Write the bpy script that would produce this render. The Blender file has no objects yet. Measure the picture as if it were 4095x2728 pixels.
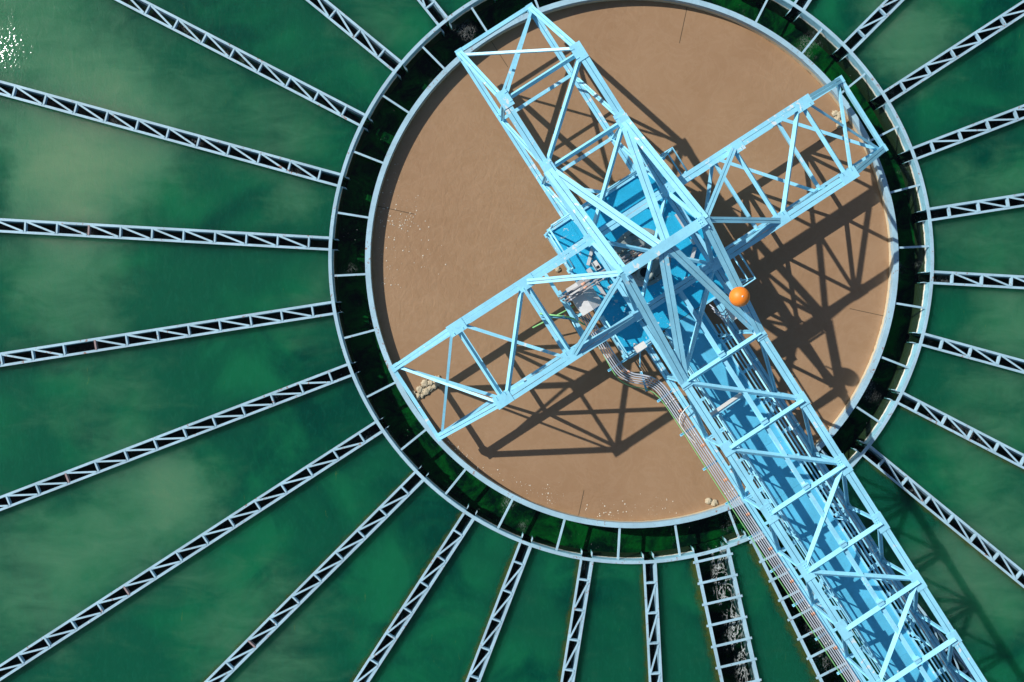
import bpy, math, random
from mathutils import Vector, Matrix, noise
random.seed(7)
sc = bpy.context.scene
COL = sc.collection
V = Vector
Z = V((0, 0, 1))

# ------------------------------------------------------------------ layout
H = 20.0                                   # camera height over the water
C = V((3.642, 1.788, 0))                   # centre of the round well
TH = math.radians(57.0852)
U = V((math.cos(TH), -math.sin(TH), 0))    # along the bridge, outwards
W = V((math.sin(TH), math.cos(TH), 0))     # along the side arms
ZT, ZB, ZP = 2.5755, 0.99, 3.62            # top chord, bottom chord, peak
RI, RO, ZR = 6.678, 7.578, 0.25            # ring flanges (outer edges) and top
SUNV = V((1.1526, -0.5659, -1.0)).normalized()
def P(w, u, z): return C + W * w + U * u + Z * z
def PR(r, deg, z=0): return C + V((r * math.cos(math.radians(deg)), r * math.sin(math.radians(deg)), z))

# ------------------------------------------------------------------ materials
def newmat(name):
    m = bpy.data.materials.new(name); m.use_nodes = True
    nt = m.node_tree; nt.nodes.clear()
    out = nt.nodes.new('ShaderNodeOutputMaterial')
    return m, nt, out
def N(nt, kind, **kw):
    n = nt.nodes.new(kind)
    for k, v in kw.items():
        if k in n.inputs.keys() if hasattr(n.inputs, 'keys') else False: n.inputs[k].default_value = v
        else: setattr(n, k, v)
    return n
def L(nt, a, b): nt.links.new(a, b)
def val(nt, s, sock):
    if isinstance(s, (int, float)): sock.default_value = s
    elif isinstance(s, tuple): sock.default_value = s
    else: L(nt, s, sock)
def math_(nt, op, a, b=0.0, c=None, clamp=False):
    n = nt.nodes.new('ShaderNodeMath'); n.operation = op; n.use_clamp = clamp
    val(nt, a, n.inputs[0]); val(nt, b, n.inputs[1])
    if c is not None: val(nt, c, n.inputs[2])
    return n.outputs[0]
def mix(nt, f, a, b):
    n = nt.nodes.new('ShaderNodeMix'); n.data_type = 'RGBA'
    val(nt, f, n.inputs[0])
    for s, i in ((a, 6), (b, 7)):
        if isinstance(s, tuple): n.inputs[i].default_value = (*s, 1) if len(s) == 3 else s
        else: L(nt, s, n.inputs[i])
    return n.outputs[2]
def coords(nt):
    g = nt.nodes.new('ShaderNodeNewGeometry'); return g.outputs['Position']
def noise_(nt, vec, scale, detail=4, rough=.55, dist=0.0, kind='FBM'):
    n = nt.nodes.new('ShaderNodeTexNoise'); n.noise_dimensions = '3D'
    n.inputs['Scale'].default_value = scale; n.inputs['Detail'].default_value = detail
    n.inputs['Roughness'].default_value = rough; n.inputs['Distortion'].default_value = dist
    L(nt, vec, n.inputs['Vector']); return n.outputs['Fac']
def ramp(nt, f, lo, hi, smooth=True):
    n = nt.nodes.new('ShaderNodeMapRange'); n.interpolation_type = 'SMOOTHSTEP' if smooth else 'LINEAR'
    val(nt, f, n.inputs[0]); n.inputs[1].default_value = lo; n.inputs[2].default_value = hi
    return n.outputs[0]
def scalev(nt, vec, s, rotz=0.0, loc=(0, 0, 0)):
    n = nt.nodes.new('ShaderNodeMapping'); L(nt, vec, n.inputs['Vector'])
    n.inputs['Scale'].default_value = s; n.inputs['Rotation'].default_value = (0, 0, rotz); n.inputs['Location'].default_value = loc
    return n.outputs[0]
def bump(nt, h, strength, dist=.01):
    n = nt.nodes.new('ShaderNodeBump'); L(nt, h, n.inputs['Height'])
    n.inputs['Strength'].default_value = strength; n.inputs['Distance'].default_value = dist
    return n.outputs[0]
def bsdf(nt, out, col, rough=.5, spec=.5, metal=0.0, nrm=None):
    b = nt.nodes.new('ShaderNodeBsdfPrincipled')
    if isinstance(col, tuple): b.inputs['Base Color'].default_value = (*col, 1)
    else: L(nt, col, b.inputs['Base Color'])
    val(nt, rough, b.inputs['Roughness']); b.inputs['Specular IOR Level'].default_value = spec
    b.inputs['Metallic'].default_value = metal
    if nrm: L(nt, nrm, b.inputs['Normal'])
    if out: L(nt, b.outputs[0], out.inputs[0])
    return b

def paint(name, base, drops=.62, rough=.42, check=False, dirt=.5, rust=0.0, droprange=.03):
    m, nt, out = newmat(name)
    p = coords(nt)
    v1 = noise_(nt, p, 1.7, 5, .6); v2 = noise_(nt, p, 14, 4, .65)
    c = mix(nt, ramp(nt, v1, .3, .7), tuple(x * .88 for x in base), tuple(min(1, x * 1.08) for x in base))
    c = mix(nt, math_(nt, 'MULTIPLY', ramp(nt, v2, .52, .8), dirt), c, tuple(x * .62 for x in base))
    # runs and grime in the hollows
    v3 = noise_(nt, scalev(nt, p, (9, 9, 1.5)), 1.6, 5, .7)
    c = mix(nt, math_(nt, 'MULTIPLY', ramp(nt, v3, .56, .72), dirt * .5), c, tuple(x * .5 for x in base[:2]) + (base[2] * .55,))
    if rust:
        r1 = noise_(nt, p, 9, 5, .7); r2 = noise_(nt, p, .9, 2, .5)
        rf = math_(nt, 'MULTIPLY', ramp(nt, r1, .60, .64), ramp(nt, r2, .46, .56))
        c = mix(nt, math_(nt, 'MULTIPLY', rf, rust), c, (.28, .12, .06))
    # bird droppings and spatter
    d1 = noise_(nt, p, 7.5, 3, .6); d2 = noise_(nt, p, .55, 2, .5); d3 = noise_(nt, p, 34, 2, .5)
    geo = nt.nodes.new('ShaderNodeNewGeometry'); sep = nt.nodes.new('ShaderNodeSeparateXYZ'); L(nt, geo.outputs['Normal'], sep.inputs[0])
    upf = ramp(nt, sep.outputs[2], .5, .8)
    df = math_(nt, 'MULTIPLY', ramp(nt, d1, drops, drops + droprange), ramp(nt, d2, .46, .56))
    sp = math_(nt, 'MULTIPLY', ramp(nt, d3, .74, .76), ramp(nt, d2, .42, .6))
    df = math_(nt, 'MULTIPLY', math_(nt, 'MAXIMUM', df, sp), upf)
    c = mix(nt, math_(nt, 'MULTIPLY', df, .8), c, (.78, .8, .78))
    h = math_(nt, 'MULTIPLY', v2, .6)
    if check:
        mp = scalev(nt, p, (1, 1, 1), math.radians(12))
        vo = nt.nodes.new('ShaderNodeTexVoronoi'); vo.inputs['Scale'].default_value = 30; L(nt, mp, vo.inputs['Vector'])
        h = math_(nt, 'ADD', h, ramp(nt, vo.outputs['Distance'], .15, .5))
        c = mix(nt, math_(nt, 'MULTIPLY', ramp(nt, vo.outputs['Distance'], .2, .45), .18), c, tuple(x * .55 for x in base))
    ro = math_(nt, 'ADD', math_(nt, 'MULTIPLY', v2, .2), rough - .1)
    bsdf(nt, out, c, ro, .5, nrm=bump(nt, h, .35, .006))
    return m
M = {}
M['blue'] = paint('sky_blue_paint', (.30, .72, .93), drops=.60)
M['deck'] = paint('blue_chequer_plate', (.02, .45, .74), drops=.66, check=True, dirt=.35)
M['walk'] = paint('blue_walkway_plate', (.10, .50, .74), drops=.72, dirt=.45, rough=.6)
M['deep'] = paint('deep_blue_paint', (.03, .27, .52), drops=.75)
M['galv'] = paint('grey_blue_coated_steel', (.36, .57, .69), drops=.7, rust=.9, dirt=.6, rough=.6)
M['grey'] = paint('pale_grey_metal', (.60, .60, .60), drops=.72, rough=.4)
M['pvc'] = paint('grey_conduit', (.52, .55, .61), drops=.8, rough=.45, dirt=.4)
M['pipe'] = paint('weathered_grey_pipe', (.25, .245, .26), drops=.76, rough=.5, dirt=.8, rust=.4)
M['gear'] = paint('grey_green_casting', (.27, .32, .305), drops=.66, rough=.6, dirt=.9)
M['rusty'] = paint('rusty_steel', (.33, .25, .25), drops=.72, rust=1, rough=.8, dirt=.9)
M['white'] = paint('off_white_enamel', (.78, .76, .72), drops=.8, dirt=.3)
M['black'] = paint('black_rubber', (.015, .017, .02), drops=.9)

def simple(name, col, rough=.5, spec=.5, var=.15, sc_=12, bmp=.0):
    m, nt, out = newmat(name); p = coords(nt)
    v = noise_(nt, p, sc_, 5, .6)
    c = mix(nt, v, tuple(x * (1 - var) for x in col), tuple(min(1, x * (1 + var)) for x in col))
    bsdf(nt, out, c, rough, spec, nrm=bump(nt, v, bmp, .02) if bmp else None)
    return m
M['orange'] = simple('orange_plastic', (.95, .25, .02), .5, .5, .08, 4)
M['band'] = simple('orange_marker_paint', (.75, .40, .28), .6, .3)
M['hose'] = simple('green_hose', (.24, .58, .22), .5)
M['foam'] = simple('dried_foam', (.52, .44, .31), .9, .1, .3, 30, .8)
M['fleck'] = simple('foam_fleck', (.75, .68, .56), .8, .1)
M['mud'] = simple('dark_scum', (.09, .07, .045), .8, .1)
M['concrete'] = simple('concrete', (.33, .32, .30), .9, .2, .2, 3, .3)
M['ground'] = simple('dry_ground', (.22, .19, .13), .95, .1, .35, .4, .4)

def ringwall(name, base, dep, zlo, zhi):
    m, nt, out = newmat(name); p = coords(nt)
    sep = nt.nodes.new('ShaderNodeSeparateXYZ'); L(nt, p, sep.inputs[0])
    n1 = noise_(nt, p, 6, 6, .7); n2 = noise_(nt, scalev(nt, p, (2, 2, 12)), 2.2, 5, .7)
    zz = math_(nt, 'ADD', sep.outputs[2], math_(nt, 'MULTIPLY', math_(nt, 'SUBTRACT', n1, .5), .16))
    f = math_(nt, 'SUBTRACT', 1.0, ramp(nt, zz, zlo, zhi))
    c = mix(nt, ramp(nt, n2, .45, .65), base, tuple(x * .7 for x in base))
    c = mix(nt, f, c, dep)
    low = math_(nt, 'SUBTRACT', 1.0, ramp(nt, zz, -.03, .015))
    c = mix(nt, low, c, (.10, .07, .035))
    bsdf(nt, out, c, .7, .3, nrm=bump(nt, n1, .5, .02)); return m
M['wellwall'] = ringwall('well_wall_stained', (.34, .49, .58), (.62, .52, .36), .09, .13)
M['chanwall'] = ringwall('channel_wall_stained', (.22, .46, .56), (.66, .64, .54), .035, .06)

# brown water
def brown():
    m, nt, out = newmat('brown_silty_water'); p = coords(nt)
    a = noise_(nt, p, .35, 4, .55, .6); b = noise_(nt, p, 2.2, 4, .6, 1.2)
    c = mix(nt, ramp(nt, a, .25, .75), (.335, .203, .113), (.385, .242, .139))
    c = mix(nt, math_(nt, 'MULTIPLY', ramp(nt, b, .4, .7), .25), c, (.30, .18, .09))
    sw = noise_(nt, p, .8, 6, .6, 2.4)
    c = mix(nt, math_(nt, 'MULTIPLY', ramp(nt, math_(nt, 'ABSOLUTE', math_(nt, 'SUBTRACT', sw, .5)), .06, .0), .14), c, (.47, .32, .2))
    fine = noise_(nt, p, 90, 2, .6)
    c = mix(nt, math_(nt, 'MULTIPLY', fine, .22), c, (.26, .155, .085))
    w1 = noise_(nt, scalev(nt, p, (1, .7, 1), math.radians(-25)), 4.6, 5, .55, 1.4)
    w2 = noise_(nt, scalev(nt, p, (1, 1, 1)), 16, 4, .55, 1.0)
    wm = ramp(nt, noise_(nt, p, .5, 2, .5), .46, .66)
    lw = nt.nodes.new('ShaderNodeVectorMath'); lw.operation = 'DISTANCE'; L(nt, p, lw.inputs[0]); lw.inputs[1].default_value = (-.6, 2.6, 0)
    wm = math_(nt, 'ADD', math_(nt, 'MULTIPLY', wm, .6), ramp(nt, lw.outputs['Value'], 4.2, .8))
    h = math_(nt, 'ADD', math_(nt, 'MULTIPLY', w1, math_(nt, 'ADD', math_(nt, 'MULTIPLY', wm, 1.0), .22)), math_(nt, 'MULTIPLY', w2, .03))
    bsdf(nt, out, c, .22, .5, nrm=bump(nt, h, .14, .10)); return m
M['brown'] = brown()

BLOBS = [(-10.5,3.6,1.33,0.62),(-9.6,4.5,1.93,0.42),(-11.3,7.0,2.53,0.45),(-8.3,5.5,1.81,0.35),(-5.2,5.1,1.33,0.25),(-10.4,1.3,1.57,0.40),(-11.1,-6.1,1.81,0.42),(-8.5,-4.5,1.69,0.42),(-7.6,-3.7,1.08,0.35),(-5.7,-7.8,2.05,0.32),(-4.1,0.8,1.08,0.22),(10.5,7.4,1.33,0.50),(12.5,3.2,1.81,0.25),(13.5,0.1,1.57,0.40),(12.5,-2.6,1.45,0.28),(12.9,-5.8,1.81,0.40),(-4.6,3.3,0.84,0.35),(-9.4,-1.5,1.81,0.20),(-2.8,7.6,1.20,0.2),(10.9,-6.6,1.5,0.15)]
def green():
    m, nt, out = newmat('murky_green_water'); p = coords(nt)
    # swirl the coordinates so the pale colour patches have wispy edges
    nz = nt.nodes.new('ShaderNodeTexNoise'); nz.inputs['Scale'].default_value = .55; nz.inputs['Detail'].default_value = 5; nz.inputs['Roughness'].default_value = .6; L(nt, p, nz.inputs['Vector'])
    sub = nt.nodes.new('ShaderNodeVectorMath'); sub.operation = 'SUBTRACT'; L(nt, nz.outputs['Color'], sub.inputs[0]); sub.inputs[1].default_value = (.5, .5, .5)
    scl = nt.nodes.new('ShaderNodeVectorMath'); scl.operation = 'SCALE'; L(nt, sub.outputs[0], scl.inputs[0]); scl.inputs['Scale'].default_value = 2.2
    ad = nt.nodes.new('ShaderNodeVectorMath'); ad.operation = 'ADD'; L(nt, p, ad.inputs[0]); L(nt, scl.outputs[0], ad.inputs[1])
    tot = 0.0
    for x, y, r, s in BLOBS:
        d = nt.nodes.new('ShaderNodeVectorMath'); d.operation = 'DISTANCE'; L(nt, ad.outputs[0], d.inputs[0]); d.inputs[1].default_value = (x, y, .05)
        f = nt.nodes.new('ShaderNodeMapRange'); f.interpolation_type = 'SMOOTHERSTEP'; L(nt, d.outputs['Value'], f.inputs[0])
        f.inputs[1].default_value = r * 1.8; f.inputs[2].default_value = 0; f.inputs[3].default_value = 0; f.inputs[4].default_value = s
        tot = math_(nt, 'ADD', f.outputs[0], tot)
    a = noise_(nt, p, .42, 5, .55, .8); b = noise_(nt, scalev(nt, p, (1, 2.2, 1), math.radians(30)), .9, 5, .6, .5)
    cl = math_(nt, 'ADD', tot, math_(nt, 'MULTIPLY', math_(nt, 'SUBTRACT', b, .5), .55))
    base = mix(nt, ramp(nt, a, .34, .64), (.000, .062, .036), (.006, .165, .068))
    base = mix(nt, ramp(nt, noise_(nt, p, .3, 3, .5), .4, .62), base, (.004, .105, .052))
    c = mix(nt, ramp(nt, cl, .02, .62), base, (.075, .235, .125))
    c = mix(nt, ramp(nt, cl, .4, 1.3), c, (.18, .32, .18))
    c = mix(nt, math_(nt, 'MULTIPLY', noise_(nt, p, 55, 2, .6), .12), c, (.0, .04, .03))
    wl = noise_(nt, scalev(nt, p, (1, .45, 1), math.radians(35)), 9, 5, .65, .8)
    c = mix(nt, math_(nt, 'MULTIPLY', ramp(nt, wl, .45, .75), .11), c, (.02, .24, .15))
    # olive wisps of algae
    wv = noise_(nt, scalev(nt, p, (5.5, .9, 1), math.radians(8)), 1.6, 4, .7, .4); wm = noise_(nt, p, .7, 2, .5)
    wf = math_(nt, 'MULTIPLY', math_(nt, 'MULTIPLY', ramp(nt, wv, .66, .74), ramp(nt, wm, .5, .62)), .35)
    c = mix(nt, wf, c, (.16, .24, .03))
    w1 = noise_(nt, scalev(nt, p, (1, .5, 1), math.radians(35)), 4.5, 4, .55, .6); w2 = noise_(nt, p, 22, 3, .5)
    # livelier chop added in one spot so it throws sun glints
    gd = nt.nodes.new('ShaderNodeVectorMath'); gd.operation = 'DISTANCE'; L(nt, p, gd.inputs[0]); gd.inputs[1].default_value = (-11.75, 6.9, .05)
    gl = ramp(nt, gd.outputs['Value'], 1.15, .0)
    h = math_(nt, 'ADD', math_(nt, 'MULTIPLY', w1, .6), math_(nt, 'MULTIPLY', w2, .16))
    h = math_(nt, 'ADD', h, math_(nt, 'MULTIPLY', math_(nt, 'MULTIPLY', noise_(nt, p, 14, 2, .5, .3), gl), .95))
    b_ = bsdf(nt, out, c, .08, .5, nrm=bump(nt, h, .22, .09))
    b_.inputs['Subsurface Weight'].default_value = 1.0
    b_.inputs['Subsurface Radius'].default_value = (.25, .8, .55)
    b_.inputs['Subsurface Scale'].default_value = 4.0
    return m
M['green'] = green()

def clear(name, foam=0.0, tint=(.38, .66, .58), waves=1.0, band=None):
    m, nt, out = newmat(name); p = coords(nt)
    w1 = noise_(nt, p, 5, 4, .6, .8); w2 = noise_(nt, p, 26, 3, .55, .3)
    h = math_(nt, 'ADD', math_(nt, 'MULTIPLY', w1, .5), math_(nt, 'MULTIPLY', w2, .35))
    nrm = bump(nt, h, .22 * waves, .07)
    tr = nt.nodes.new('ShaderNodeBsdfTransparent'); tr.inputs[0].default_value = (*tint, 1)
    g = nt.nodes.new('ShaderNodeBsdfGlossy'); g.inputs['Roughness'].default_value = .06; L(nt, nrm, g.inputs['Normal'])
    fr = nt.nodes.new('ShaderNodeFresnel'); fr.inputs['IOR'].default_value = 1.33; L(nt, nrm, fr.inputs['Normal'])
    mx = nt.nodes.new('ShaderNodeMixShader'); L(nt, fr.outputs[0], mx.inputs[0]); L(nt, tr.outputs[0], mx.inputs[1]); L(nt, g.outputs[0], mx.inputs[2])
    d = nt.nodes.new('ShaderNodeBsdfDiffuse'); d.inputs[0].default_value = (.72, .78, .76, 1)
    # streaks of broken white water
    big = foam > .6
    a = noise_(nt, scalev(nt, p, (3.2, 1.1, 1), math.radians(12)) if big else scalev(nt, p, (3, 1.2, 1), math.radians(-30)), 1.5 if big else 5.0, 7, .62, 1.6)
    fm = ramp(nt, noise_(nt, p, .9, 3, .5), .60, .70)
    if band:   # a line the foam gathers along
        (bx, by), (dx, dy) = band
        vs = nt.nodes.new('ShaderNodeVectorMath'); vs.operation = 'SUBTRACT'; L(nt, p, vs.inputs[0]); vs.inputs[1].default_value = (bx, by, 0)
        vd = nt.nodes.new('ShaderNodeVectorMath'); vd.operation = 'DOT_PRODUCT'; L(nt, vs.outputs[0], vd.inputs[0]); vd.inputs[1].default_value = (-dy, dx, 0)
        dist = math_(nt, 'ADD', vd.outputs['Value'], math_(nt, 'MULTIPLY', math_(nt, 'SUBTRACT', noise_(nt, p, 1.6, 3, .5), .5), .7))
        fm = ramp(nt, math_(nt, 'ABSOLUTE', dist), .34, .02)
    f = math_(nt, 'MULTIPLY', ramp(nt, math_(nt, 'ABSOLUTE', math_(nt, 'SUBTRACT', a, .52)), .030 if big else .022, .0), math_(nt, 'MULTIPLY', fm, .8))
    sp = math_(nt, 'MULTIPLY', ramp(nt, noise_(nt, p, 24, 2, .5), .74, .77), ramp(nt, noise_(nt, p, 1.3, 2, .5), .52, .6))
    f = math_(nt, 'MULTIPLY', math_(nt, 'MAXIMUM', f, math_(nt, 'MULTIPLY', sp, .8)), foam, clamp=True)
    m2 = nt.nodes.new('ShaderNodeMixShader'); L(nt, f, m2.inputs[0]); L(nt, mx.outputs[0], m2.inputs[1]); L(nt, d.outputs[0], m2.inputs[2])
    L(nt, m2.outputs[0], out.inputs[0]); return m
M['clear'] = clear('clear_channel_water', .5)
M['rush'] = clear('rushing_channel_water', 1.0, waves=1.6, band=((5.93, -6.0), (.235, -.972)))

def moss(name, dark, lighter):
    m, nt, out = newmat(name); p = coords(nt)
    a = noise_(nt, p, 1.4, 6, .65, .8); b = noise_(nt, p, 9, 5, .7)
    c = mix(nt, ramp(nt, a, .38, .66), dark, lighter)  # darker and paler growth tones mixed by noise
    c = mix(nt, math_(nt, 'MULTIPLY', ramp(nt, b, .5, .75), .45), c, (lighter[0] * 2.5 + .01, lighter[1] * .8, lighter[2] * .5))
    bsdf(nt, out, c, .9, .1, nrm=bump(nt, b, .8, .04)); return m
M['moss'] = moss('mossy_channel_floor', (.001, .016, .012), (.008, .15, .026))
M['trough'] = moss('dark_trough_floor', (.002, .006, .009), (.05, .055, .025))

def algae():
    m, nt, out = newmat('olive_algae_growth'); p = coords(nt)
    a = noise_(nt, p, 9, 5, .7)
    uv = nt.nodes.new('ShaderNodeUVMap'); sep = nt.nodes.new('ShaderNodeSeparateXYZ'); L(nt, uv.outputs[0], sep.inputs[0])
    edge = math_(nt, 'ADD', sep.outputs[0], math_(nt, 'MULTIPLY', math_(nt, 'SUBTRACT', noise_(nt, p, 5, 5, .7), .5), 1.7))
    f = math_(nt, 'MULTIPLY', math_(nt, 'SUBTRACT', 1.0, ramp(nt, edge, -.1, .8)), .75)
    c = mix(nt, a, (.025, .05, .008), (.13, .13, .03))
    d = nt.nodes.new('ShaderNodeBsdfDiffuse'); L(nt, c, d.inputs[0]); t = nt.nodes.new('ShaderNodeBsdfTransparent')
    mx = nt.nodes.new('ShaderNodeMixShader'); L(nt, f, mx.inputs[0]); L(nt, t.outputs[0], mx.inputs[1]); L(nt, d.outputs[0], mx.inputs[2]); L(nt, mx.outputs[0], out.inputs[0])
    return m
M['algae'] = algae()

# ------------------------------------------------------------------ mesh building
class MB:
    def __init__(s): s.v = []; s.f = []; s.sm = []; s.uv = {}
    def add(s, vs, fs, smooth=False):
        o = len(s.v); s.v += [V(x) for x in vs]
        for f in fs: s.f.append([i + o for i in f]); s.sm.append(smooth)
        return s
    def obox(s, a, b, sd, up, s0, s1, n0, n1):
        """box along a-b, spanning s0..s1 sideways and n0..n1 along up"""
        vs = [p + sd * q + up * r for p in (a, b) for q, r in ((s0, n0), (s1, n0), (s1, n1), (s0, n1))]
        return s.add(vs, [(0, 1, 2, 3), (7, 6, 5, 4), (0, 4, 5, 1), (1, 5, 6, 2), (2, 6, 7, 3), (3, 7, 4, 0)])
    def box(s, c, ax, ay, az):
        vs = [c + ax * i + ay * j + az * k for i in (-1, 1) for j in (-1, 1) for k in (-1, 1)]
        return s.add(vs, [(0, 1, 3, 2), (4, 6, 7, 5), (0, 4, 5, 1), (2, 3, 7, 6), (0, 2, 6, 4), (1, 5, 7, 3)])
    def member(s, a, b, w=.1, d=.09, t=.012, gap=.014, up=Z, kind='double'):
        dr = (b - a).normalized(); sd = dr.cross(up).normalized(); n = sd.cross(dr).normalized()
        if kind == 'double':     # two angles back to back, flanges on top with a slit between
            g = gap / 2
            s.obox(a, b, sd, n, g, w / 2, -t, 0); s.obox(a, b, sd, n, -w / 2, -g, -t, 0)
            s.obox(a, b, sd, n, g, g + t, -d, -t); s.obox(a, b, sd, n, -g - t, -g, -d, -t)
        elif kind == 'angle':
            s.obox(a, b, sd, n, -w / 2, w / 2, -t, 0); s.obox(a, b, sd, n, w / 2 - t, w / 2, -d, -t)
        elif kind == 'angle2':
            s.obox(a, b, sd, n, -w / 2, w / 2, -t, 0); s.obox(a, b, sd, n, -w / 2, -w / 2 + t, -d, -t)
        elif kind == 'flat': s.obox(a, b, sd, n, -w / 2, w / 2, -t, 0)
        elif kind == 'ridge':    # an angle laid corner up
            h = w / 2; q = h * 1.5
            pr = [(-h, -q), (0, 0), (h, -q), (h - t * 1.2, -q - t * .2), (0, -t * 1.4), (-h + t * 1.2, -q - t * .2)]
            vs = [p + sd * x + n * y for p in (a, b) for x, y in pr]
            s.add(vs, [(0, 6, 7, 1), (1, 7, 8, 2), (2, 8, 9, 3), (3, 9, 10, 4), (4, 10, 11, 5), (5, 11, 6, 0), (0, 1, 4, 5), (1, 2, 3, 4), (11, 10, 7, 6), (10, 9, 8, 7)])
        elif kind == 'channel':
            s.obox(a, b, sd, n, -w / 2, w / 2, -t, 0); s.obox(a, b, sd, n, -w / 2, -w / 2 + t, -d, -t); s.obox(a, b, sd, n, w / 2 - t, w / 2, -d, -t)
        elif kind == 'ibeam':
            s.obox(a, b, sd, n, -w / 2, w / 2, -t, 0); s.obox(a, b, sd, n, -t / 2, t / 2, -d + t, -t); s.obox(a, b, sd, n, -w / 2, w / 2, -d, -d + t)
        elif kind == 'unistrut':
            s.obox(a, b, sd, n, -w / 2, w / 2, -d, -d + t); s.obox(a, b, sd, n, -w / 2, -w / 2 + t, -d + t, 0); s.obox(a, b, sd, n, w / 2 - t, w / 2, -d + t, 0)
        return s
    def tube(s, pts, r, seg=10, caps=True):
        pts = [V(p) for p in pts]; rings = []
        t0 = (pts[1] - pts[0]).normalized(); ref = Z if abs(t0.z) < .9 else V((1, 0, 0))
        for i, p in enumerate(pts):
            t = (pts[min(i + 1, len(pts) - 1)] - pts[max(i - 1, 0)]).normalized()
            a = t.cross(ref).normalized(); b = a.cross(t).normalized()
            rings.append([p + a * (r * math.cos(k * 2 * math.pi / seg)) + b * (r * math.sin(k * 2 * math.pi / seg)) for k in range(seg)])
        o = len(s.v); s.v += [x for rg in rings for x in rg]
        for i in range(len(rings) - 1):
            for k in range(seg):
                s.f.append([o + i * seg + k, o + i * seg + (k + 1) % seg, o + (i + 1) * seg + (k + 1) % seg, o + (i + 1) * seg + k]); s.sm.append(True)
        if caps:
            s.f.append([o + k for k in range(seg)][::-1]); s.sm.append(False)
            e = o + (len(rings) - 1) * seg; s.f.append([e + k for k in range(seg)]); s.sm.append(False)
        return s
    def lathe(s, c, prof, seg=40, axis=Z, smooth=True):
        ax = axis.normalized(); a = ax.orthogonal().normalized(); b = ax.cross(a)
        o = len(s.v); n = len(prof)
        for k in range(seg):
            t = 2 * math.pi * k / seg; d = a * math.cos(t) + b * math.sin(t)
            s.v += [c + d * r + ax * h for r, h in prof]
        for k in range(seg):
            k2 = (k + 1) % seg
            for i in range(n - 1):
                s.f.append([o + k * n + i, o + k2 * n + i, o + k2 * n + i + 1, o + k * n + i + 1]); s.sm.append(smooth)
        return s
    def arc(s, c, prof, a0, a1, seg):
        """sweep a closed (r,z) profile from angle a0 to a1 (degrees)"""
        o = len(s.v); n = len(prof)
        for k in range(seg + 1):
            t = math.radians(a0 + (a1 - a0) * k / seg)
            s.v += [c + V((r * math.cos(t), r * math.sin(t), z)) for r, z in prof]
        for k in range(seg):
            for i in range(n):
                j = (i + 1) % n
                s.f.append([o + k * n + i, o + (k + 1) * n + i, o + (k + 1) * n + j, o + k * n + j]); s.sm.append(False)
        if abs(a1 - a0) < 359.9:
            s.f.append([o + i for i in range(n)]); s.sm.append(False)
            e = o + seg * n; s.f.append([e + i for i in range(n)][::-1]); s.sm.append(False)
        return s
    def prism(s, poly, z0, z1):
        n = len(poly); vs = [V((p.x, p.y, z1)) for p in poly] + [V((p.x, p.y, z0)) for p in poly]
        fs = [tuple(range(n)), tuple(range(2 * n - 1, n - 1, -1))] + [(i, i + n, (i + 1) % n + n, (i + 1) % n) for i in range(n)]
        return s.add(vs, fs)
    def plate(s, c, ax, ay, t):   # flat plate, half sizes in ax/ay, thickness t upwards along normal
        n = ax.cross(ay).normalized(); n = n if n.z >= 0 else -n
        return s.box(c + n * (t / 2), ax, ay, n * (t / 2))
    def bolts(s, pts, n=Z, r=.016):
        for p in pts: s.lathe(p, [(r, 0), (r, .01), (r * .6, .017), (0.0005, .018)], 6, n, False)
        return s
    def build(s, name, mat, parent=None, base=V((0, 0, 0)), label=None):
        me = bpy.data.meshes.new(name)
        me.from_pydata([tuple(v - base) for v in s.v], [], s.f)
        me.polygons.foreach_set('use_smooth', s.sm)
        me.materials.append(mat); me.update()
        import bmesh
        bm = bmesh.new(); bm.from_mesh(me); bmesh.ops.recalc_face_normals(bm, faces=bm.faces); bm.to_mesh(me); bm.free()
        o = bpy.data.objects.new(name, me); COL.objects.link(o)
        if parent is not None: o.parent = parent
        if label: o['label'] = label
        return o

def tag(o, label=None, cat=None, group=None, kind=None):
    if label: o['label'] = label
    if cat: o['category'] = cat
    if group: o['group'] = group
    if kind: o['kind'] = kind
    return o
class Thing:
    def __init__(s, name, loc, label, cat, group=None):
        s.e = bpy.data.objects.new(name, None); s.e.location = loc; s.e.empty_display_size = .2; COL.objects.link(s.e)
        s.b = V(loc); tag(s.e, label, cat, group)
    def part(s, name, mb, mat, parent=None, label=None):
        return mb.build(name, mat, parent or s.e, s.b, label)
def solo(name, mb, mat, label, cat, group=None, base=None):
    b = base or V((sum(v.x for v in mb.v) / len(mb.v), sum(v.y for v in mb.v) / len(mb.v), min(v.z for v in mb.v)))
    o = mb.build(name, mat, None, b); o.location = b; tag(o, label, cat, group); return o
def structure(name, mb, mat, kind='structure'):
    o = mb.build(name, mat); o['kind'] = kind; return o

# ------------------------------------------------------------------ setting: ground, waters
RM = 23.0
g = MB(); g.arc(C, [(RM + .4, -.6), (700, -.6), (700, -1.2), (RM + .4, -1.2)], 0, 360, 72); structure('ground', g, M['ground'])
g = MB(); g.arc(C, [(RM, .5), (RM + .4, .5), (RM + .4, -3), (RM, -3)], 0, 360, 96)
solo('tank_wall', g, M['concrete'], 'round concrete outer wall of the tank holding the green water', 'tank wall', base=V((C.x, C.y, -3)))

g = MB(); n = 96
g.add([PR(6.556, k * 360 / n, 0) for k in range(n)], [tuple(range(n))]); structure('brown_water', g, M['brown'])
g = MB(); g.arc(C, [(6.57, -.46), (7.49, -.46), (7.49, -.6), (6.57, -.6)], 0, 360, 120); structure('channel_floor', g, M['moss'])

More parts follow.
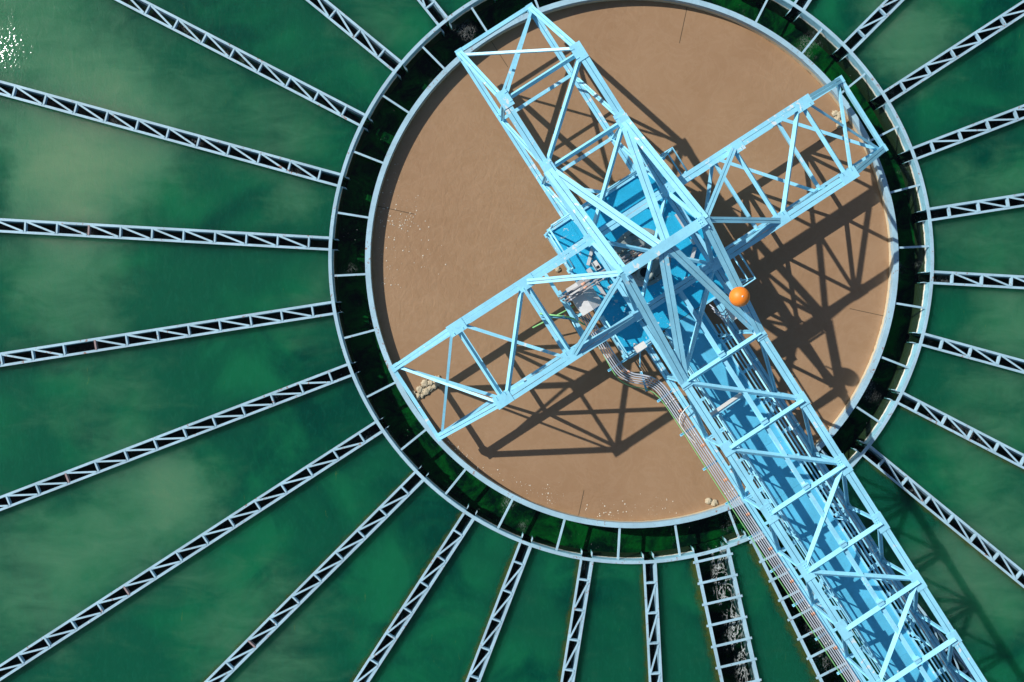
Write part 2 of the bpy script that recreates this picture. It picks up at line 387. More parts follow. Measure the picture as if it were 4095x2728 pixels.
ANG = [129 + 12 * k for k in range(13)] + [309, 321, 333, 345, 357, 9, 21, 33, 45, 57]
def radial_lines(a, hw):
    d = V((math.cos(math.radians(a)), math.sin(math.radians(a)), 0)); t = V((-d.y, d.x, 0))
    return (C - t * hw, d), (C + t * hw, d)
def circ(line, r):        # where a line leaving the well crosses radius r
    p, d = line; q = p - C; b = q.dot(d); c_ = q.dot(q) - r * r
    return p + d * (-b + math.sqrt(b * b - c_))
w12l = (V((5.20, -5.66, 0)), V((.674, -3.127, 0)).normalized()); w12r = (V((6.015, -5.43, 0)), V((.734, -3.18, 0)).normalized())
d13 = V((.4437, -.8962, 0)); w13l = (V((6.87, -5.704, 0)), d13); w13r = (V((7.605, -5.34, 0)), d13)
edges = [(a, *radial_lines(a, .13)) for a in ANG] + [(285, w12l, w12r), (297, w13l, w13r)]
edges.sort(key=lambda e: e[0])
g = MB()
def ang(p): return math.atan2(p.y - C.y, p.x - C.x)
for i, (a, cw, ccw) in enumerate(edges):
    b = edges[(i + 1) % len(edges)]
    p0, p1 = circ(ccw, RO - .05), circ(ccw, RM); q1, q0 = circ(b[1], RM), circ(b[1], RO - .05)
    def arcpts(s, e, r):
        s_, e_ = ang(s), ang(e)
        return s_, e_
    s1, e1 = ang(p1), ang(q1)
    if e1 < s1: e1 += 2 * math.pi
    s0, e0 = ang(p0), ang(q0)
    if e0 < s0: e0 += 2 * math.pi
    K = 10
    poly = [p0, p1] + [C + V((RM * math.cos(s1 + (e1 - s1) * k / K), RM * math.sin(s1 + (e1 - s1) * k / K), 0)) for k in range(1, K)] + [q1, q0]
    poly += [C + V(((RO - .05) * math.cos(e0 + (s0 - e0) * k / K), (RO - .05) * math.sin(e0 + (s0 - e0) * k / K), 0)) for k in range(1, K)]
    g.prism(poly, -3, .10)
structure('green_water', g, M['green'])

g = MB(); n = 180
ri_, ro_ = [PR(6.566, k * 360 / n, -.01) for k in range(n)], [PR(7.489, k * 360 / n, -.01) for k in range(n)]
g.add(ri_ + ro_, [(k, k + n, (k + 1) % n + n, (k + 1) % n) for k in range(n)])
structure('channel_water', g, M['clear'])

# ------------------------------------------------------------------ ring walls
FOOT = V((C.x, C.y, -.5))
t = Thing('inner_ring_wall', FOOT, 'round steel wall with grey blue flange enclosing the brown water', 'ring wall')
g = MB(); g.arc(C, [(RI - .128, ZR - .012), (RI, ZR - .012), (RI, ZR), (RI - .128, ZR)], 0, 360, 180); t.part('flange', g, M['galv'])
g = MB(); g.arc(C, [(6.556, -.6), (6.568, -.6), (6.568, ZR - .012), (6.556, ZR - .012)], 0, 360, 180); t.part('wall_plate', g, M['wellwall'])
t = Thing('outer_ring_wall', FOOT, 'larger round steel wall between the dark channel and the green water', 'ring wall')
g = MB(); g.arc(C, [(RO - .082, ZR - .012), (RO, ZR - .012), (RO, ZR), (RO - .082, ZR)], 0, 360, 180); t.part('flange', g, M['galv'])
gaps = sorted([(a, math.degrees(.13 / 7.5)) for a in ANG] + [(285.2, 3.3), (295.8, 3.3)] + [(a, math.degrees(.13 / 7.5)) for a in (69, 81, 93, 105, 117)])
g = MB()
for i, (a, hw) in enumerate(gaps):
    b, hb = gaps[(i + 1) % len(gaps)]
    a0, a1 = a + hw, b - hb + (360 if b < a else 0)
    g.arc(C, [(7.488, -.6), (7.50, -.6), (7.50, ZR - .012), (7.488, ZR - .012)], a0, a1, max(4, int((a1 - a0) / 2)))
t.part('wall_plate', g, M['chanwall'])
for a, hw in gaps:
    for sgn in (-1, 1):
        aa = a + sgn * hw
        if hw > 2 and False: continue
        d = (PR(1, aa) - C); tt = V((-d.y, d.x, 0))
        g = MB(); g.box(PR(7.43, aa, .0), d * .045, tt * .006, Z * .15); t.part('cheek_plate', g, M['galv'])

ORD = ['first', 'second', 'third', 'fourth', 'fifth', 'sixth', 'seventh', 'eighth', 'ninth', 'tenth', 'eleventh', 'twelfth', 'thirteenth', 'fourteenth', 'fifteenth', 'sixteenth', 'seventeenth']
# struts across the channel
a = 291; order_cw = []
spk = [291, 279, 267, 255, 243, 231, 219, 207, 195, 183, 171, 159, 147, 135, 123, 111] + [303, 315, 327, 339, 351, 3, 15, 27, 39, 51, 63]
proto = None
for i, a in enumerate(spk):
    if i < 16: lab = f'narrow steel strut across the dark channel, {ORD[i]} clockwise from the blue bridge' if i < 15 else 'narrow steel strut across the channel at the top edge, left of the truss corner'
    elif a == 303: lab = 'narrow steel strut across the dark channel, hidden under the blue bridge'
    else: lab = f'narrow steel strut across the dark channel, {ORD[i - 17]} counterclockwise from the blue bridge'
    if proto is None:
        g = MB(); g.member(V((6.66, 0, .205)), V((7.51, 0, .205)), .05, .05, .008, kind='angle')
        proto = g.build('channel_strut', M['galv'], None, V((7.085, 0, .2))); o = proto
    else:
        o = proto.copy(); COL.objects.link(o)
    o.location = PR(7.085, a, .2); o.rotation_euler = (0, 0, math.radians(a))
    tag(o, lab, 'strut', 'struts across the ring channel')

# ------------------------------------------------------------------ narrow launders
def exit_len(a):
    d = V((math.cos(math.radians(a)), math.sin(math.radians(a)), 0)); best = 99
    for ax, lo, hi in ((0, -12.1, 13.8), (1, -9.0, 8.5)):
        if abs(d[ax]) > 1e-6:
            for lim in (lo, hi):
                tt = (lim - C[ax]) / d[ax]
                if tt > 0: best = min(best, tt)
    return min(RM - .2, best + 1.9)
PITCH, FB = .762, 8.065 - RO
g = MB(); g.member(V((0, -.122, ZR + .012)), V((0, .122, ZR + .012)), .04, .085, .009, kind='angle2'); barm = g.build('cross_bar', M['galv'])
g = MB(); a0, b0 = V((PITCH - .035, -.118, ZR + .010)), V((.045, .118, ZR + .010)); g.member(a0, b0, .044, .05, .008, kind='angle'); diam = g.build('diagonal_brace', M['galv'])
barm_me, diam_me = barm.data, diam.data
bpy.data.objects.remove(barm); bpy.data.objects.remove(diam)
rusty = {177: 7, 189: 7, 201: 9, 213: 9, 225: 7}
rust_me = barm_me.copy(); rust_me.materials.clear(); rust_me.materials.append(M['rusty'])
names_cw = [273 - 12 * k for k in range(13)]; names_ccw = [309, 321, 333, 345, 357, 9, 21, 33, 45, 57]
trough_quads = []
def launder(a, label):
    Lr = exit_len(a) + .4 - RO; nb = int((Lr - FB) / PITCH) + 1
    e = bpy.data.objects.new('launder_trough', None); COL.objects.link(e); e.empty_display_size = .3
    e.location = PR(RO, a, 0); e.rotation_euler = (0, 0, math.radians(a)); tag(e, label, 'launder trough', 'narrow launder troughs radiating from the ring')
    end = RM - RO - .02
    for sgn in (-1, 1):
        g = MB(); X0, X1 = V((0.0, 0, 0)), V((end, 0, 0))
        g.obox(X0, X1, V((0, 1, 0)), Z, *sorted((sgn * .113, sgn * .1725)), ZR - .01, ZR)
        g.obox(X0, X1, V((0, 1, 0)), Z, *sorted((sgn * .113, sgn * .123)), -.4, ZR - .01)
        o = g.build('side_plate', M['galv'], e)
    g = MB(); g.obox(V((-.08, 0, 0)), V((end, 0, 0)), V((0, 1, 0)), Z, -.113, .113, -.30, -.29); g.build('trough_floor', M['trough'], e)
    for k in range(nb):
        rs = rusty.get(a) == k
        o = bpy.data.objects.new('cross_bar', rust_me if rs else barm_me); o.parent = e; COL.objects.link(o); o.location = (FB + k * PITCH, 0, 0)
        if rs: o['label'] = 'rusty brown cross bar'
        if k < nb - 1 and not (a == 189 and k == 7):
            o = bpy.data.objects.new('diagonal_brace', diam_me); o.parent = e; COL.objects.link(o); o.location = (FB + k * PITCH, 0, 0)
    if a in (237, 249, 261, 273, 225, 321, 333, 309) :
        s = -1
        alg(e, .17, end, s, .15 if a in (261, 273, 249, 237) else .12)
    l, r = radial_lines(a, .113); trough_quads.append((l, r, RO + end))
def alg(parent, y0, end, s, wd):
    me = bpy.data.meshes.new('algae_fringe'); K = 1
    me.from_pydata([(0.02, s * y0 - s * .05, .106), (end, s * y0 - s * .05, .106), (end, s * (y0 + wd), .106), (.02, s * (y0 + wd), .106)], [], [(0, 1, 2, 3)])
    uv = me.uv_layers.new(name='UVMap')
    for i, c in enumerate([(0, 0), (0, 1), (1, 1), (1, 0)]): uv.data[i].uv = c
    me.materials.append(M['algae']); o = bpy.data.objects.new('algae_fringe', me); COL.objects.link(o); o.parent = parent; return o
for i, a in enumerate(names_cw):
    extra = ' with one rusty cross bar' if a in rusty else ''
    launder(a, f'narrow steel launder trough{extra}, {ORD[i]} clockwise from the foaming wide trough')
for i, a in enumerate(names_ccw):
    launder(a, 'narrow steel launder trough mostly hidden under the blue bridge' if i == 0 else f'narrow steel launder trough, {ORD[i - 1]} counterclockwise from the blue bridge')

# wide troughs by the bridge
def wide(l, r, first, pitch, label, name_end):
    base = (circ(l, RO) + circ(r, RO)) / 2
    t = Thing('wide_launder_trough', base, label, 'launder trough', 'wide launder troughs left of the bridge')
    far = RM - .3
    for ln, sgn in ((l, -1), (r, 1)):
        p0, p1 = circ(ln, RO), circ(ln, far); d = ln[1]; s = V((-d.y, d.x, 0))
        g = MB(); g.obox(p0, p1, s, Z, -.042, .042, ZR - .012, ZR); g.obox(p0, p1, s, Z, -.006, .006, -.4, ZR - .012)
        t.part('side_plate', g, M['galv'])
    a0, a1 = circ(l, RO - .08), circ(l, far); b0, b1 = circ(r, RO - .08), circ(r, far)
    g = MB(); g.add([V((p.x, p.y, -.4)) for p in (a0, a1, b1, b0)], [(0, 1, 2, 3)]); t.part('trough_floor', g, M['moss'])
    p = l[0]; dl = l[1]; dm = (l[1] + r[1]).normalized(); across = V((-dm.y, dm.x, 0))
    wdt = (r[0] - l[0]).dot(across)
    q = circ(l, RO); k = 0
    while first + k * pitch < 5.4:
        s = q + dl * (first + k * pitch); e_ = s + across * (wdt + (k * pitch * (r[1] - l[1]).dot(across)))
        g = MB(); g.member(V((s.x, s.y, ZR + .014)) - across * .09, V((e_.x, e_.y, ZR + .014)) + across * .09, .06, .06, .009, kind='angle'); t.part('cross_bar', g, M['galv']); k += 1
    # algae along the cw side
    me = bpy.data.meshes.new('algae_fringe'); p0, p1 = circ(l, RO + .05), a1; s = V((-dl.y, dl.x, 0))
    vs = [p0, p1, p1 - s * .30, p0 - s * .30]
    me.from_pydata([(v.x - base.x, v.y - base.y, .106) for v in vs], [], [(0, 1, 2, 3)]); uv = me.uv_layers.new(name='UVMap')
    for i, c in enumerate([(0, 0), (0, 1), (1, 1), (1, 0)]): uv.data[i].uv = c
    me.materials.append(M['algae']); o = bpy.data.objects.new('algae_fringe', me); COL.objects.link(o); o.parent = t.e
    g = MB(); g.add([V((p.x, p.y, -.03)) for p in (a0, a1, b1, b0)], [(0, 1, 2, 3)])
    return g
g1 = wide(w12l, w12r, .12, .545, 'wide steel launder trough full of white foaming water with ladder like bars', 0)
g2 = wide(w13l, w13r, .06, .548, 'wide steel launder trough beneath the grey pipes beside the blue bridge', 1)
structure('rushing_water', g1, M['rush']); structure('trough_water', g2, M['clear'])
g = MB()
for l, r, e_ in trough_quads:
    g.add([V((p.x, p.y, -.02)) for p in (circ(l, 7.5), circ(l, e_), circ(r, e_), circ(r, 7.5))], [(0, 1, 2, 3)])
structure('launder_water', g, M['clear'])

# submerged baffles in the well
BN = {213: ('left', 5.81), 33: ('right upper', 5.6), 123: ('upper left', 5.78), 78: ('top', 5.62), 168: ('left upper', 5.61), 348: ('right', 5.67), 258: ('bottom', 5.9), 303: ('bridge', 5.8)}
BL = {213: 'baffle edge holding the row of foam lumps in the left of the brown water', 33: 'baffle edge in the brown water under the right arm beside a foam lump', 123: 'faint baffle edge in the brown water under the upper truss end',
      78: 'thin vertical baffle edge near the top of the brown water', 168: 'short baffle edge near the left rim of the brown water by the white specks', 348: 'thin baffle edge near the right rim in the brown water',
      258: 'faint baffle edge near the bottom rim of the brown water', 303: 'baffle edge in the brown water under the bridge'}
for a, (nm, r0) in BN.items():
    d = PR(1, a) - C; tt = V((-d.y, d.x, 0)); top = {213: .012, 33: .012, 348: .003, 78: .003, 168: .004}.get(a, .002)
    g = MB(); g.obox(PR(r0, a), PR(6.55, a), tt, Z, -.007, .007, -.35, top); solo('baffle_plate', g, M['mud'], BL[a], 'baffle', 'submerged baffles around the well')

# ------------------------------------------------------------------ steelwork
ORIG = lambda w, u: V(tuple(P(w, u, 0)))
def gusset(t, w, u, z, hw, hu, bolts=True, skew=0.0):
    c = P(w, u, z); g = MB(); g.plate(c, W * hw, U * hu, .012)
    if bolts:
        g.bolts([P(w + i * hw * .55, u + j * hu * .55, z + .012) for i in (-1, 1) for j in (-1, 0, 1)])
    t.part('gusset_plate', g, M['blue'])
CH, DG = .20, .13
def post(t, w, u, z0, z1, wd=.1):
    g = MB(); g.member(P(w, u, z0), P(w, u, z1), wd, .07, up=U, kind='double'); t.part('post', g, M['blue'])
def mem(t, name, a, b, w=.1, d=.08, kind='double', up=Z, mat='blue', gap=.014):
    g = MB(); g.member(a, b, w, d, kind=kind, up=up, gap=gap); return t.part(name, g, M[mat])

# --- end arms. frame(s): s(along outward, across) -> (w,u)
def arm(label, f, ie, io, ii, start, half, diag_sign, cs=1, tstart=None, mid=True):
    """f(o, c, z): o outward distance, c across (-1/+1 times half)"""
    t = Thing('side_truss', f(ie, 0, 0) * .5 + f(start, 0, 0) * .5, label, 'side truss', 'short box truss arms reaching to the ring wall')
    A = lambda o, c, z: f(o, c * half, z)
    zt, zb = ZT, ZB
    for c in (-1, 1):
        mem(t, 'top_chord', A(tstart or start, c, zt), A(io + .12, c, zt), CH, .12)
        mem(t, 'end_chord', A(io + .02, c, zt - .01), A(ie, c, zb + .05), .15, .10)
        mem(t, 'bottom_chord', A(start, c, zb), A(ie + .02, c, zb), .16, .1)
        for o in (ii, io): 
            g = MB(); g.member(A(o, c, zb), A(o, c, zt - .02), .09, .07, up=f(1, 0, 0) - f(0, 0, 0)); t.part('post', g, M['blue'])
        mem(t, 'side_brace', A(io - .03, c, zb + .02), A(ii + .03, c, zt - .1), .1, .07)
        mem(t, 'side_brace', A(ii - .03, c, zb + .02), A(start + .05, c, zt - .1), .1, .07)
        for o in (ii, io):
            ax = (f(1, 0, 0) - f(0, 0, 0)); ay = (f(0, 1, 0) - f(0, 0, 0))
            cc = A(o, c, zt + .004) - ay * (c * .035)
            g = MB(); g.plate(cc, ax * .20, ay * .135, .012)
            pts = [cc + Z * .012 - ay * c * .1 + ax * i + ay * j for i in (-.11, .11) for j in (-.03, 0, .03)]
            g.bolts(pts, r=.011); t.part('gusset_plate', g, M['blue'])
        # bearing shoe at the outer end
        ax = (f(1, 0, 0) - f(0, 0, 0)); ay = (f(0, 1, 0) - f(0, 0, 0))
        g = MB(); g.box(A(ie - .06, c, zb - .07), ax * .09, ay * .07, Z * .06); g.plate(A(ie - .05, c, zb + .055), ax * .1, ay * .09, .01); t.part('bearing_shoe', g, M['blue'])
    zd = zt - .02
    for o in (ii, io): mem(t, 'top_cross_beam', A(o, -1, zd), A(o, 1, zd), .11, .07, kind='ridge')
    s = diag_sign
    mem(t, 'top_diagonal', A(io - .06, s, zd - .01), A(ii + .06, -s, zd - .01), .115, .07, kind='ridge')
    mem(t, 'end_beam', A(ie, -1, zb + .05), A(ie, 1, zb + .05), .09, .09, kind='angle')
    lerp = lambda a, b, k: a * (1 - k) + b * k
    mem(t, 'end_diagonal', A(ie - .1, -1, zb + .08), A(io + .1, 1, zt - .06), .06, .06, kind='angle')
    mem(t, 'end_diagonal', A(ie - .1, 1, zb + .05), A(io + .1, -1, zt - .09), .06, .06, kind='angle')
    for o in (ii, io): mem(t, 'bottom_cross_beam', A(o, -1, zb + .03), A(o, 1, zb + .03), .08, .06, kind='angle')
    mem(t, 'bottom_diagonal', A(ie - .1, -cs, zb + .035), A(io + .1, cs, zb + .035), .08, .05, kind='angle')
    if mid: mem(t, 'bottom_diagonal', A(io - .1, -cs, zb + .034), A(ii + .1, cs, zb + .034), .08, .05, kind='angle')
    return t
def f_ne(o, c, z): return P(o, c, z)
def f_sw(o, c, z): return P(-o, c, z)
def f_nw(o, c, z): return P(c, -o, z)
t = arm('short pale blue truss arm reaching to the right rim of the ring', f_ne, 6.40, 4.55, 2.74, 1.0, .976, -1, cs=-1)
mem(t, 'bottom_diagonal', P(2.7, -.976, ZB + .034), P(1.05, .95, ZB + .034), .08, .05, kind='angle')
t = arm('short pale blue truss arm reaching to the lower left rim over the foam lumps', f_sw, 6.383, 4.552, 2.749, 1.0, .976, 1)
mem(t, 'bottom_cross_beam', P(-2.13, -.976, ZB + .03), P(-2.13, .976, ZB + .03), .08, .06, kind='angle')
mem(t, 'bottom_diagonal', P(-2.2, .9, ZB + .034), P(-2.13, -.0, ZB + .034), .07, .05, kind='angle')
t = arm('short pale blue truss arm with droppings reaching to the upper left rim', f_nw, 6.443, 4.553, 2.77, .976, 1.0, 1, cs=-1, tstart=2.7, mid=False)
mem(t, 'bottom_diagonal', P(-.95, -2.7, ZB + .034), P(.95, -1.05, ZB + .034), .08, .05, kind='angle')
mem(t, 'top_diagonal', P(.97, -2.72, ZT - .03), P(-.97, -1.03, ZT - .03), .115, .07, kind='ridge')

# --- centre frame: tent over the drive
t = Thing('centre_tent_frame', P(0, 0, ZB), 'pale blue peaked steel frame rising over the central drive', 'steel frame')
for w in (-1, 1):
    mem(t, 'rafter', P(w, -2.74, ZT + .04), P(w, -.02, ZP), .21, .13); mem(t, 'rafter', P(w, 2.80, ZT + .04), P(w, .02, ZP), .21, .13)
    mem(t, 'lower_chord', P(w, -2.77, ZT - .16), P(w, 2.785, ZT - .16), .19, .15)
    mem(t, 'floor_chord', P(w, -.975, ZB), P(w, 2.784, ZB), .16, .1)
    for u in (-.976, .976):
        g = MB(); g.plate(P(w, u, ZT + .004), W * .16, U * .13, .012); g.bolts([P(w + i, u + j, ZT + .016) for i in (-.12, -.06, 0) for j in (-.06, .06)] if w > 0 else [P(w + i, u + j, ZT + .016) for i in (.12, .06, 0) for j in (-.06, .06)], r=.013); t.part('gusset_plate', g, M['blue'])
        post(t, w, u, ZB, ZT - .18)
    post(t, w, 0, ZT - .16, ZP - .06, .12)
    for s in (-1, 1):
        mem(t, 'hip_rafter', P(w + (.02 if w > 0 else -.02), 0, ZP - .04), P(w * 2.72, s * .95, ZT + .02), .125, .09)
        g = MB()   # triangular gusset at foot of the rafters
        c = P(w, s * 2.62, ZT + .03); g.plate(c, W * .11, U * .26 + Z * (-s * .0), .012); t.part('gusset_plate', g, M['blue'])
        mem(t, 'knee_brace', P(w, s * .976, ZT - .12), P(w, s * .12, ZP - .22), .1, .08, up=W)
    g = MB(); g.box(P(w, 0, ZP - .16), W * .012, U * .2, Z * .14); g.box(P(w + .07 * w, 0, ZP - .14), W * .06, U * .008, Z * .12); t.part('peak_plate', g, M['blue'])
g = MB(); g.obox(P(-1.0, 0, ZP + .03), P(1.0, 0, ZP + .03), U, Z, -.105, .105, -.014, 0); g.obox(P(-1, 0, ZP + .016), P(1, 0, ZP + .016), U, Z, -.006, .006, -.22, 0); g.obox(P(-1, 0, ZP - .2), P(1, 0, ZP - .2), U, Z, -.10, .10, -.012, 0)
g.bolts([P(.86 + .05 * i, .06 * j, ZP + .03) for i in (0, 1) for j in (-1, 0, 1)], r=.012); t.part('peak_beam', g, M['blue'])
for s in (-1, 1):
    for w in (-1, 1):
        mem(t, 'roof_diagonal', P(w * .93, s * 2.62, ZT + .07), P(w * .09, s * .08, ZP - .02), .2, .1)
zc = ZT - .03
for u in (-.976, .976): mem(t, 'cross_beam', P(-1, u, zc), P(1, u, zc), .19, .14)
mem(t, 'cross_beam', P(-1, 0, zc - .2), P(1, 0, zc - .2), .12, .1, mat='deep')
mem(t, 'lower_diagonal', P(.95, -.93, zc - .03), P(-.95, .93, zc - .03), .09, .07, kind='ridge')
mem(t, 'lower_diagonal', P(-.95, -.93, zc - .06), P(.95, .93, zc - .06), .09, .07, kind='ridge')
mem(t, 'lower_diagonal', P(.95, 1.03, zc - .03), P(-.93, 2.72, zc - .03), .115, .07, kind='ridge')

# --- the long bridge
SU = [2.785, 4.546, 6.264, 7.802, 9.368, 10.901, 12.44, 13.98]
t = Thing('truss_bridge', P(0, 9, ZB), 'long pale blue box truss footbridge running to the lower right corner', 'truss bridge')
for w in (-1, 1):
    mem(t, 'top_chord', P(w, SU[0], ZT), P(w, SU[-1] + .3, ZT), .20, .13)
    mem(t, 'bottom_chord', P(w, SU[0], ZB), P(w, SU[-1] + .3, ZB), .16, .11)
    for i, u in enumerate(SU):
        post(t, w, u, ZB, ZT - .02, .09)
        if i < len(SU) - 1: mem(t, 'side_diagonal', P(w, u + .03, ZT - .06), P(w, SU[i + 1] - .03, ZB + .02), .1, .075)
        big = .22 if i in (2, 3, 4) else .15
        g = MB(); g.plate(P(w * .99, u, ZT + .004), W * .125, U * big, .012)
        if i in (2, 3): g.bolts([P(w * (.92 + .05 * a_), u + .055 * b_, ZT + .016) for a_ in (0, 1) for b_ in (-2.6, -1.6, -.6, 1)], r=.013)
        t.part('gusset_plate', g, M['blue'])
        if i == 0: continue
for i, u in enumerate(SU):
    mem(t, 'cross_beam', P(-.93, u + (.03 if i else .02), ZT + .085), P(1.0, u + (.03 if i else .02), ZT + .085), .125, .07, kind='ridge')
    mem(t, 'floor_beam', P(-1, u, ZB + .03), P(1, u, ZB + .03), .1, .09)
    g = MB(); c = P(.015, u - .07, ZT + .04); g.box(c, W * .075, U * .05, Z * .045); g.obox(P(-.06, u - .12, ZT + .09), P(.09, u - .12, ZT + .09), U, Z, -.012, .012, -.02, .015); t.part('hanger_box', g, M['blue'])
dg = [(-1, 0, 1, 1), (-1, 1, 1, 2), (1, 2, -1, 3), (-1, 3, 1, 4), (1, 4, -1, 5), (-1, 5, 1, 6), (1, 6, -1, 7)]
for a_, i, b_, j in dg:
    mem(t, 'top_diagonal', P(a_ * .9, SU[i] + .1, ZT + .03), P(b_ * .9, SU[j] - .1, ZT + .03), .115, .07, kind='ridge')
for i in range(len(SU) - 1):
    s = 1 if i % 2 else -1
    mem(t, 'bottom_diagonal', P(s * .95, SU[i] + .06, ZB + .02), P(-s * .95, SU[i + 1] - .06, ZB + .02), .09, .06, kind='angle')
    for w in (-1, 1):
        mem(t, 'floor_bracket', P(w * .95, (SU[i] + SU[i + 1]) / 2, ZB + .03), P(w * .5, (SU[i] + SU[i + 1]) / 2, ZB + .03), .07, .06, kind='angle')
# monorail under the cross beams
g = MB(); g.member(P(.015, 1.05, ZT - .0), P(.015, SU[-1] + .2, ZT - .0), .085, .13, .010, kind='ibeam')
solo('monorail_beam', g, M['blue'], 'straight pale blue hoist rail running under the bridge cross beams', 'hoist rail')

# ------------------------------------------------------------------ walkway, platform, rails
ZD = 1.12
t = Thing('walkway', P(.04, 7, ZD), 'blue plate walkway floor inside the long truss bridge', 'walkway')
u = 1.76
while u < 14.2:
    e = min(u + 1.22, 14.3); g = MB(); g.obox(P(-.47, u + .002, ZD), P(-.47, e - .003, ZD), W, Z, 0, 1.01, -.012, 0); t.part('deck_plate', g, M['walk']); u = e
for w in (-.47, .54):
    g = MB(); g.member(P(w, 1.8, ZD + .05), P(w, 14.2, ZD + .05), .05, .16, .008, kind='channel'); t.part('edge_channel', g, M['blue'])
t = Thing('walkway_railing', P(-.62, 7, ZD), 'pale blue pipe railing along the left side of the walkway', 'railing', 'walkway railings')
def railing(t, w, lean, u0, u1, cols):
    for zz, r in ((ZD + .82, .021), (ZD + .45, .019)):
        g = MB(); g.tube([P(w, u0, zz), P(w, u1, zz)], r, 10); t.part('rail', g, M['blue'])
    k = u0 + .3
    g = MB(); g.obox(P(w, u0, ZD + .1), P(w, u1, ZD + .1), W, Z, -.004, .004, -.05, .06); t.part('toe_board', g, M['blue'])
    while k < u1:
        g = MB(); g.tube([P(w, k, ZB + .05), P(w, k, ZD + .82)], .02, 8); g.box(P(w - lean * .05, k, ZD + .02), W * .06, U * .05, Z * .03); g.tube([P(w - lean * .14, k, ZD + .05), P(w, k + .02, ZD + .45)], .014, 6)
        t.part('post', g, M['blue']); k += 1.72
railing(t, -.60, -1, 2.0, 14.2, 0)
t = Thing('walkway_railing', P(.64, 7, ZD), 'pale blue pipe railing along the right side of the walkway', 'railing', 'walkway railings')
railing(t, .63, 1, 2.3, 14.2, 0)

# platform around the drive
t = Thing('service_platform', P(0, 0, ZD), 'bright blue chequer plate platform around the central drive', 'platform')
X0, X1, Y0, Y1 = -1.60, 1.66, -1.70, 1.76
panels = [(-1.60, -.98, -1.70, .2), (-1.60, -.98, .204, 1.76), (1.02, 1.66, -1.7, .1), (1.02, 1.66, .104, 1.76), (-.976, .02, -1.7, -.72), (.024, 1.016, -1.7, -.72), (-.976, .02, .74, 1.75), (.024, 1.016, .74, 1.75), (-.976, -.62, -.716, .736), (.66, 1.016, -.716, .736)]
for a_, b_, c_, d_ in panels:
    g = MB(); g.obox(P(0, c_ + .003, ZD - .004), P(0, d_ - .003, ZD - .004), W, Z, a_, b_, -.012, 0); t.part('deck_plate', g, M['deck'])
for (w0, u0, w1, u1) in ((X0, Y0, X1, Y0), (X1, Y0, X1, Y1), (X0, Y1, X0, Y0), (X0, Y1, -.6, Y1), (.68, Y1, X1, Y1)):
    mem(t, 'edge_beam', P(w0, u0, ZD + .04), P(w1, u1, ZD + .04), .05, .2, kind='channel')
for w in (-.8, .85): mem(t, 'support_beam', P(w, Y0, ZB - .02), P(w, Y1, ZB - .02), .12, .14, kind='ibeam')
# octagonal raised cover plates over the turntable
oc = []
for k in range(8):
    a = math.radians(22.5 + 45 * k); oc.append((1.30 * math.cos(a), 1.18 * math.sin(a) - .02))
import itertools
for k in range(8):
    a, b = oc[k], oc[(k + 1) % 8]; ri = .70 / 1.25
    poly = [P(a[0] * .998, a[1] * .998, 0), P(b[0] * .998, b[1] * .998, 0), P(b[0] * ri, b[1] * ri, 0), P(a[0] * ri, a[1] * ri, 0)]
    g = MB(); g.prism(poly, ZD + .003, ZD + .05); t.part('cover_plate', g, M['deck'])
for k, nm in ((0, 0), (1, 0), (7, 0), (3, 0), (4, 0)):
    a, b = oc[k], oc[(k + 1) % 8]
    g = MB(); A_, B_ = P(a[0] * 1.03, a[1] * 1.03, ZD + .11), P(b[0] * 1.03, b[1] * 1.03, ZD + .11)
    mid = A_ * .35 + B_ * .65; g.member(A_ * .93 + B_ * .07, mid, .075, .06, .01, kind='channel')
    g.box(A_ * .1 + B_ * .9, (B_ - A_).normalized() * .07, (B_ - A_).normalized().cross(Z) * .05, Z * .06); t.part('cable_tray', g, M['grey'])
g = MB(); g.member(P(-.55, -1.06, ZD + .14), P(.80, -1.03, ZD + .14), .07, .05, .01, kind='channel'); g.box(P(.78, -1.03, ZD + .13), W * .1, U * .05, Z * .05); t.part('cable_tray', g, M['grey'])
# platform rails
def prail(label, pts, posts, top=1.04):
    t = Thing('platform_railing', sum(pts, V((0, 0, 0))) / len(pts), label, 'railing', 'railings around the service platform')
    for h, r in ((top, .022), (top * .52, .02)):
        g = MB(); g.tube([p + Z * h for p in pts], r, 10); t.part('rail', g, M['blue'])
    for p in posts:
        g = MB(); g.tube([p - Z * .1, p + Z * top], .022, 8); g.box(p + Z * .0, W * .05, U * .05, Z * .03); t.part('post', g, M['blue'])
R_ = lambda w, u: P(w, u, ZD)
prail('pipe railing along the left edge of the blue platform', [R_(-1.62, -1.68), R_(-1.62, -.62)], [R_(-1.62, -1.66), R_(-1.62, -.66)])
prail('pipe railing along the top left edge of the blue platform', [R_(-1.55, -1.72), R_(.93, -1.72)], [R_(-1.5, -1.72), R_(-.3, -1.72), R_(.9, -1.72)])
prail('pipe railing at the lower left corner of the blue platform', [R_(-1.62, .62), R_(-1.62, 1.78), R_(-.62, 1.78)], [R_(-1.62, .66), R_(-1.62, 1.76), R_(-1.1, 1.78), R_(-.64, 1.78)], .7)
prail('open pipe railing sticking out at the upper right of the platform', [R_(1.14, -1.72), R_(1.70, -1.72), R_(1.70, -1.08)], [R_(1.2, -1.72), R_(1.70, -1.70), R_(1.70, -1.1)])
prail('open pipe railing at the right corner of the platform near the orange ball', [R_(1.70, .98 + .1), R_(1.70, 1.78), R_(1.15, 1.78)], [R_(1.70, 1.1), R_(1.70, 1.76), R_(1.2, 1.78)])

